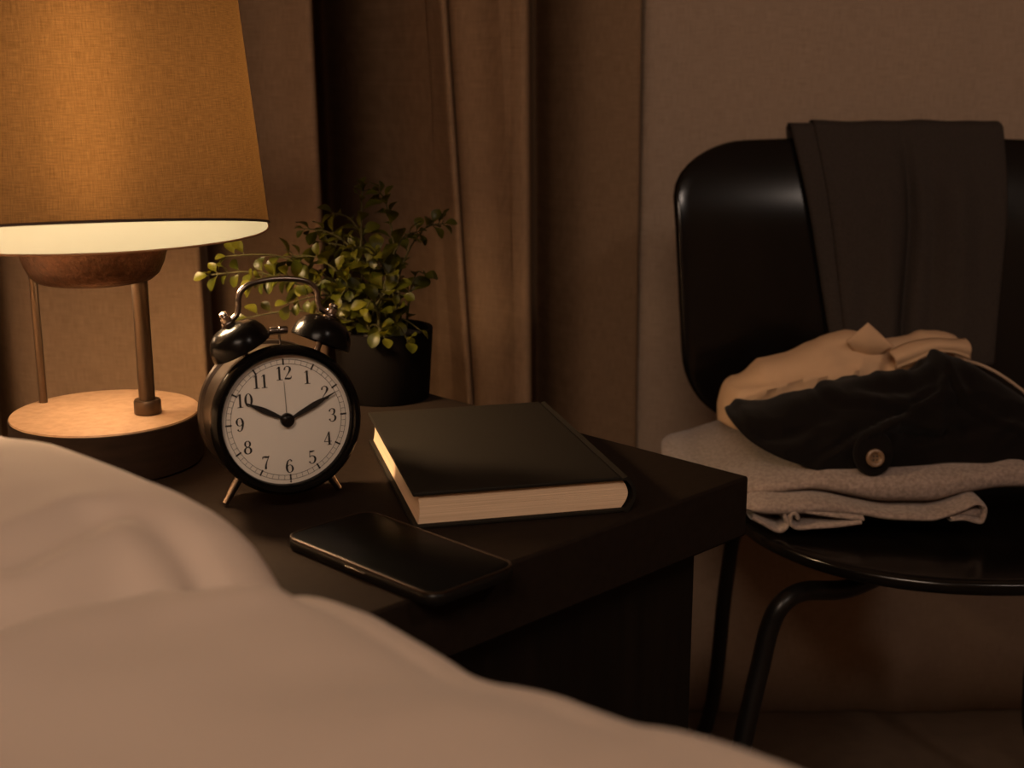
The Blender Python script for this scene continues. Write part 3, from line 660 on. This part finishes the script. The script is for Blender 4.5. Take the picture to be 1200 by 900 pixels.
Acrev = low([(770, 560), (820, 585), (860, 600), (880, 589), (905, 580), (950, 580), (1000, 588), (1040, 594), (1090, 594), (1130, 585), (1180, 579), (1260, 582)], 1.145)
Atop = [(at(a, 540, 1.16).x, z) for a, z in ((770, .474), (800, .486), (850, .489), (900, .493), (950, .501), (1000, .506), (1100, .509), (1200, .512), (1300, .512))]
def A_zc(x): return (interp(x, Acrev) + interp(x, Atop)) / 2
def A_ht(x): return max(.009, (interp(x, Atop) - interp(x, Acrev)) / 2)
wlink('folded_body', MB().grid(slab_fn((at(776, 540, 1.25).x, .62), lambda x: 1.140 + .05 * max(0, (.245 - x) / .1) + .004 * math.sin(x * 30), lambda x: 1.385 - .015 * max(0, x - .4), A_zc, A_ht, 1., .0042, .075, .13), 130, 72, wv=True), M['knit'], sw, angle=80)
Blow = low([(868, 598), (900, 607), (950, 606), (1000, 607), (1050, 613), (1085, 613), (1110, 607), (1140, 611), (1160, 612)], 1.13)
Btop = low([(868, 590), (900, 581), (950, 581), (1000, 590), (1040, 596), (1090, 596), (1130, 586), (1160, 590)], 1.135)
wlink('folded_sleeve', MB().grid(slab_fn((at(870, 600, 1.135).x, at(1159, 600, 1.135).x), lambda x: 1.126 + .003 * math.sin(x * 45), lambda x: 1.33, lambda x: (interp(x, Blow) + interp(x, Btop)) / 2, lambda x: max(.006, (interp(x, Btop) - interp(x, Blow)) / 2), 4., .0012, .012), 110, 48, wv=True), M['knit'], sw, angle=80)
# rolled cuff under the sleeve: a spiral sheet
def spiral_sheet(path, th, y0, y1):
    P = smooth_path([(a, 0, b) for a, b in path], 8); n = len(P)
    def fn(u, v):
        k = u * (n - 1); i = min(int(k), n - 2); p = P[i].lerp(P[i + 1], k - i); t = (P[i + 1] - P[i]).normalized(); nr = Vector((-t.z, 0, t.x))
        a = 2 * PI * v; c, s = math.cos(a), math.sin(a); L = (y1 - y0) / 2
        return Vector((p.x, (y0 + y1) / 2 - math.copysign(abs(c) ** .3, c) * L if abs(c) > 1e-4 else (y0 + y1) / 2, p.z)) + nr * th * math.copysign(abs(s) ** .7, s)
    return MB().grid(fn, n, 28, wv=True)
def pz(l, Y): return [(at(a, b, Y).x, at(a, b, Y).z) for a, b in l]
wlink('rolled_cuff', spiral_sheet(pz([(934, 606), (931, 600), (926, 602), (926, 612), (934, 617), (950, 616), (980, 614), (1008, 610)], 1.128), .0032, 1.121, 1.28), M['knit'], sw, angle=80)
wlink('rolled_cuff', spiral_sheet(pz([(880, 604), (895, 612), (912, 620), (922, 612), (918, 600), (928, 593), (948, 598), (985, 603), (1010, 606)], 1.132), .0034, 1.124, 1.28), M['knit'], sw, angle=80)
wlink('rolled_cuff', spiral_sheet(pz([(1112, 600), (1128, 594), (1142, 588), (1152, 593), (1151, 604), (1146, 610), (1128, 606), (1112, 607)], 1.126), .0030, 1.119, 1.26), M['knit'], sw, angle=80)

# ------------------------------------------------------------------ crumpled garments
def heap(lower, upper, Yf, depth, creases, seed, amp, na=64, nu=150, endr=.02, back_drop=.0, flat=.85):
    """loft along x: section is a dome from the front lower line over the top to the back; creases in the front view"""
    x0 = lower[0][0]; x1 = lower[-1][0]
    def fn(u, v):
        x = x0 + (x1 - x0) * u; zl = interp(x, lower); zu = interp(x, upper); zu = max(zu, zl + .002); h = zu - zl
        e = min(u, 1 - u) * (x1 - x0); k = math.sqrt(max(0, 1 - (1 - min(1, e / endr)) ** 2))
        d = depth(x) * max(k, .05); yf = Yf(x) + (depth(x) - d) * .5
        if v < .7:
            a = v / .7 * PI; c, s = math.cos(a), math.sin(a)
            y = yf + d * (1 - math.copysign(abs(c) ** .8, c)) / 2; z = zl + h * abs(s) ** flat
            P = Vector((x, y, z)); nr = Vector((0, -c, s + .15)).normalized()
            g = 0
            for pl_, w, am, m in creases:
                q = segdist(x, z, pl_)
                if m == 'v': g += 1.5 * am * math.exp(-(q / w) ** 2)
                else: g += 1.5 * am * (math.exp(-(q / w) ** 2) if q > 0 else math.exp(-(q / (w * .30)) ** 2)) - am * .5 * (math.exp(-((q + w * .45) / (w * .3)) ** 2))
            n1 = nz(x * 16 + z * 12, z * 36 - x * 12, seed); n2 = nz(x * 38 + z * 22, z * 66 - x * 26, seed + 2)
            g *= .35 + .65 * abs(c)
            g += (.35 + .65 * abs(c)) * amp * (1.6 * (.35 - abs(n1) * 1.6) + .7 * (.3 - abs(n2) * 1.5))
            P += nr * g * min(1, k * 1.2) * min(1, s * 2.5 + .15)
            return P
        k2 = (v - .7) / .3; return Vector((x, yf + d * (1 - k2), zl - .002 * math.sin(PI * k2)))
    return MB().grid(fn, nu, na, wv=True)
# beige shirt
bg = thing('shirt', 'crumpled beige shirt lying behind the black top on the heap', 'shirt', (.33, 1.33, SZ + .055))
YBg = 1.29
lo = low([(845, 497), (870, 500), (950, 500), (1050, 500), (1140, 500)], YBg); up = low([(845, 488), (849, 468), (862, 452), (880, 441), (897, 431), (925, 424), (950, 412), (985, 397), (1005, 393), (1045, 403), (1060, 400), (1080, 395), (1105, 394), (1128, 397), (1136, 410), (1140, 420)], YBg)
def fp(l, Y): return [tuple((at(a, b, Y).x, at(a, b, Y).z)) for a, b in l]
wlink('shirt_body', heap(lo, up, lambda x: 1.276, lambda x: .080, [(fp([(860, 470), (930, 450), (1000, 440)], YBg), .007, .006, 'r'), (fp([(1035, 440), (1050, 415), (1075, 400)], YBg), .006, -.006, 'v'), (fp([(1042, 432), (1058, 425), (1075, 428)], YBg), .005, .006, 'v'), (fp([(900, 432), (960, 425), (1030, 412)], YBg), .008, .004, 'v')], 3., .004, flat=.8), M['beige'], bg, angle=80)
# collar tip standing up and folded band
def sheet(fn, nu, nv, name, m, parent, th):
    o = wlink(name, MB().grid(fn, nu, nv), m, parent, angle=80, recalc=False); s = o.modifiers.new('t', 'SOLIDIFY'); s.thickness = th; s.offset = 0; return o
ca, cb, cc, cd = at(992, 400, 1.285), at(1017, 378, 1.285), at(1047, 406, 1.280), at(1012, 428, 1.300)
def collar_fn(u, v):
    p = (ca.lerp(cb, u)).lerp(cd.lerp(cc, u), v); p.y -= .006 * math.sin(PI * v) * math.sin(PI * u); return p
sheet(collar_fn, 12, 12, 'collar', M['beige'], bg, .0025)
ba_, bb_ = [at(q[0], q[1], q[2]) for q in ((1040, 412, 1.282), (1062, 402, 1.282), (1090, 397, 1.282), (1115, 398, 1.284), (1130, 397, 1.286))], [at(q[0], q[1], q[2]) for q in ((1050, 432, 1.268), (1072, 424, 1.264), (1095, 414, 1.262), (1118, 414, 1.264), (1137, 421, 1.268))]
pa_, pb_ = smooth_path(ba_, 6), smooth_path(bb_, 6)
def cuff_fn(u, v):
    i = int(round(u * (len(pa_) - 1))); p = pa_[i].lerp(pb_[i], v); p.y -= .010 * math.sin(PI * min(1, v + .1)); p.z += .003 * math.sin(PI * v); return p
sheet(cuff_fn, len(pa_), 10, 'cuff', M['beige'], bg, .003)
dc = smooth_path([at(*q) for q in ((1130, 422, 1.240), (1150, 428, 1.222), (1172, 439, 1.215), (1200, 459, 1.215), (1240, 492, 1.215))], 8)
wlink('drawstring', MB().tube(dc, .0016, 8), M['cord'], bg)
# black top
bl = thing('cardigan', 'crumpled black cardigan with a brown button on the grey sweater', 'cardigan', (.38, 1.23, SZ + .05))
YK = 1.165
lo = low([(862, 500), (866, 506), (874, 514), (890, 525), (910, 534), (940, 544), (965, 551), (1000, 547), (1040, 546), (1080, 543), (1110, 539), (1160, 541), (1200, 544), (1270, 545), (1300, 540)], YK)
up = low([(862, 483), (868, 478), (890, 475), (930, 465), (975, 451), (1010, 441), (1050, 436), (1075, 430), (1092, 421), (1110, 419), (1130, 424), (1160, 440), (1200, 467), (1250, 505), (1300, 535)], YK + .05)
crs = [(fp([(1122, 425), (1105, 465), (1060, 490), (1010, 510), (960, 540)], YK), .010, .007, 'r'), (fp([(985, 450), (1030, 460), (1080, 458), (1105, 440)], YK), .007, -.006, 'v'), (fp([(975, 470), (1030, 478), (1060, 482)], YK), .008, .006, 'r'),
       (fp([(880, 490), (930, 478), (980, 462)], YK), .008, .004, 'v'), (fp([(900, 515), (950, 500), (1000, 470)], YK), .009, -.005, 'v'), (fp([(1000, 545), (1015, 515), (1050, 502), (1100, 505)], YK), .008, .007, 'r'),
       (fp([(1130, 500), (1170, 490), (1220, 500)], YK), .009, -.004, 'v'), (fp([(1120, 440), (1130, 470), (1160, 490), (1210, 510)], YK), .008, .005, 'r'), (fp([(1085, 430), (1075, 445), (1050, 452)], YK), .006, .006, 'v'), (fp([(1020, 527), (1040, 520)], YK), .012, .005, 'v')]
wlink('cardigan_body', heap(lo, up, lambda x: 1.160 + .02 * max(0, (.25 - x) / .05), lambda x: .110 - .03 * max(0, (.26 - x) / .06), crs, 6., .0042, na=100, nu=220, endr=.012), M['black_cloth'], bl, angle=80)
bp_ = at(1020, 531, 1.158)
bv = [v.co + bl.location for v in bpy.data.objects['cardigan_body'].data.vertices]
bv = [v for v in bv if math.hypot(v.x - bp_.x, v.z - bp_.z) < .02]
bp_.y = min(v.y for v in bv) - .004
FLM = Matrix.Translation(bp_ + Vector((0, .004, .003))) @ Matrix.Rotation(math.radians(80), 4, 'X')
wlink('placket', MB().lathe([(0, .0005), (.010, .0008), (.0155, .0014), (.0178, .0000), (.0185, -.003), (.016, -.006), (0, -.007)], 40, FLM @ Matrix.Diagonal((1.0, 1.15, 1, 1))), M['black_cloth'], bl)
bp_.y -= .0005
MBt = Matrix.Translation(bp_) @ Matrix.Rotation(math.radians(80), 4, 'X')
o = wlink('button', MB().lathe([(0, .0010), (.0035, .0012), (.0050, .0030), (.0066, .0034), (.0080, .0028), (.0084, .0012), (.0078, 0), (0, 0)], 28, MBt), M['horn'], bl)
o['label'] = 'round brown button'
o2 = MB()
for a in (-1, 1):
    for b in (-1, 1): o2.lathe([(0, .0013), (.0009, .0013), (.0009, .0016), (0, .0017)], 8, MBt @ Matrix.Translation((a * .0016, b * .0016, 0)))
o2.v = [tuple(Vector(p) - bl.location) for p in o2.v]; link('button_holes', o2, M['hand'], o); 
bpy.data.objects['button_holes'].location = (0, 0, 0)

# ------------------------------------------------------------------ light
def area(name, loc, target, size, power, col, shape='DISK'):
    l = bpy.data.lights.new(name, 'AREA'); l.shape = shape; l.size = size; l.energy = power; l.color = col
    o = bpy.data.objects.new(name, l); COL.objects.link(o); o.location = loc; o.rotation_euler = (Vector(target) - Vector(loc)).to_track_quat('-Z', 'Y').to_euler(); return o
area('ceiling_lamp', (-.40, -1.35, 2.37), (-.35, -.7, 0), 1.2, 53., (1., .74, .55))
area('corner_lamp', (1.30, -.62, 2.30), (.3, 1.2, .7), .25, 5.5, (1., .80, .66))
w = bpy.data.worlds.new('dark_room'); C.world = w; w.use_nodes = True; w.node_tree.nodes['Background'].inputs[0].default_value = (0, 0, 0, 1)

# ------------------------------------------------------------------ camera
cd_ = bpy.data.cameras.new('camera'); cam = bpy.data.objects.new('camera', cd_); COL.objects.link(cam)
cam.location = CAM; cam.rotation_euler = (PI / 2 - PITCH, 0, 0); cd_.sensor_width = 36; cd_.lens = FPX / 1200 * 36; cd_.clip_start = .02
cd_.dof.use_dof = True; cd_.dof.focus_distance = .93; cd_.dof.aperture_fstop = cd_.lens / 1000 / .0060; cd_.dof.aperture_blades = 9
C.camera = cam
C.view_settings.view_transform = 'Standard'; C.view_settings.look = 'None'; C.view_settings.exposure = 0.; C.view_settings.gamma = 1.; C.view_settings.use_curve_mapping = False
C.cycles.use_denoising = True; C.cycles.sample_clamp_indirect = 4.; C.cycles.max_bounces = 8; C.cycles.caustics_reflective = False; C.cycles.caustics_refractive = False
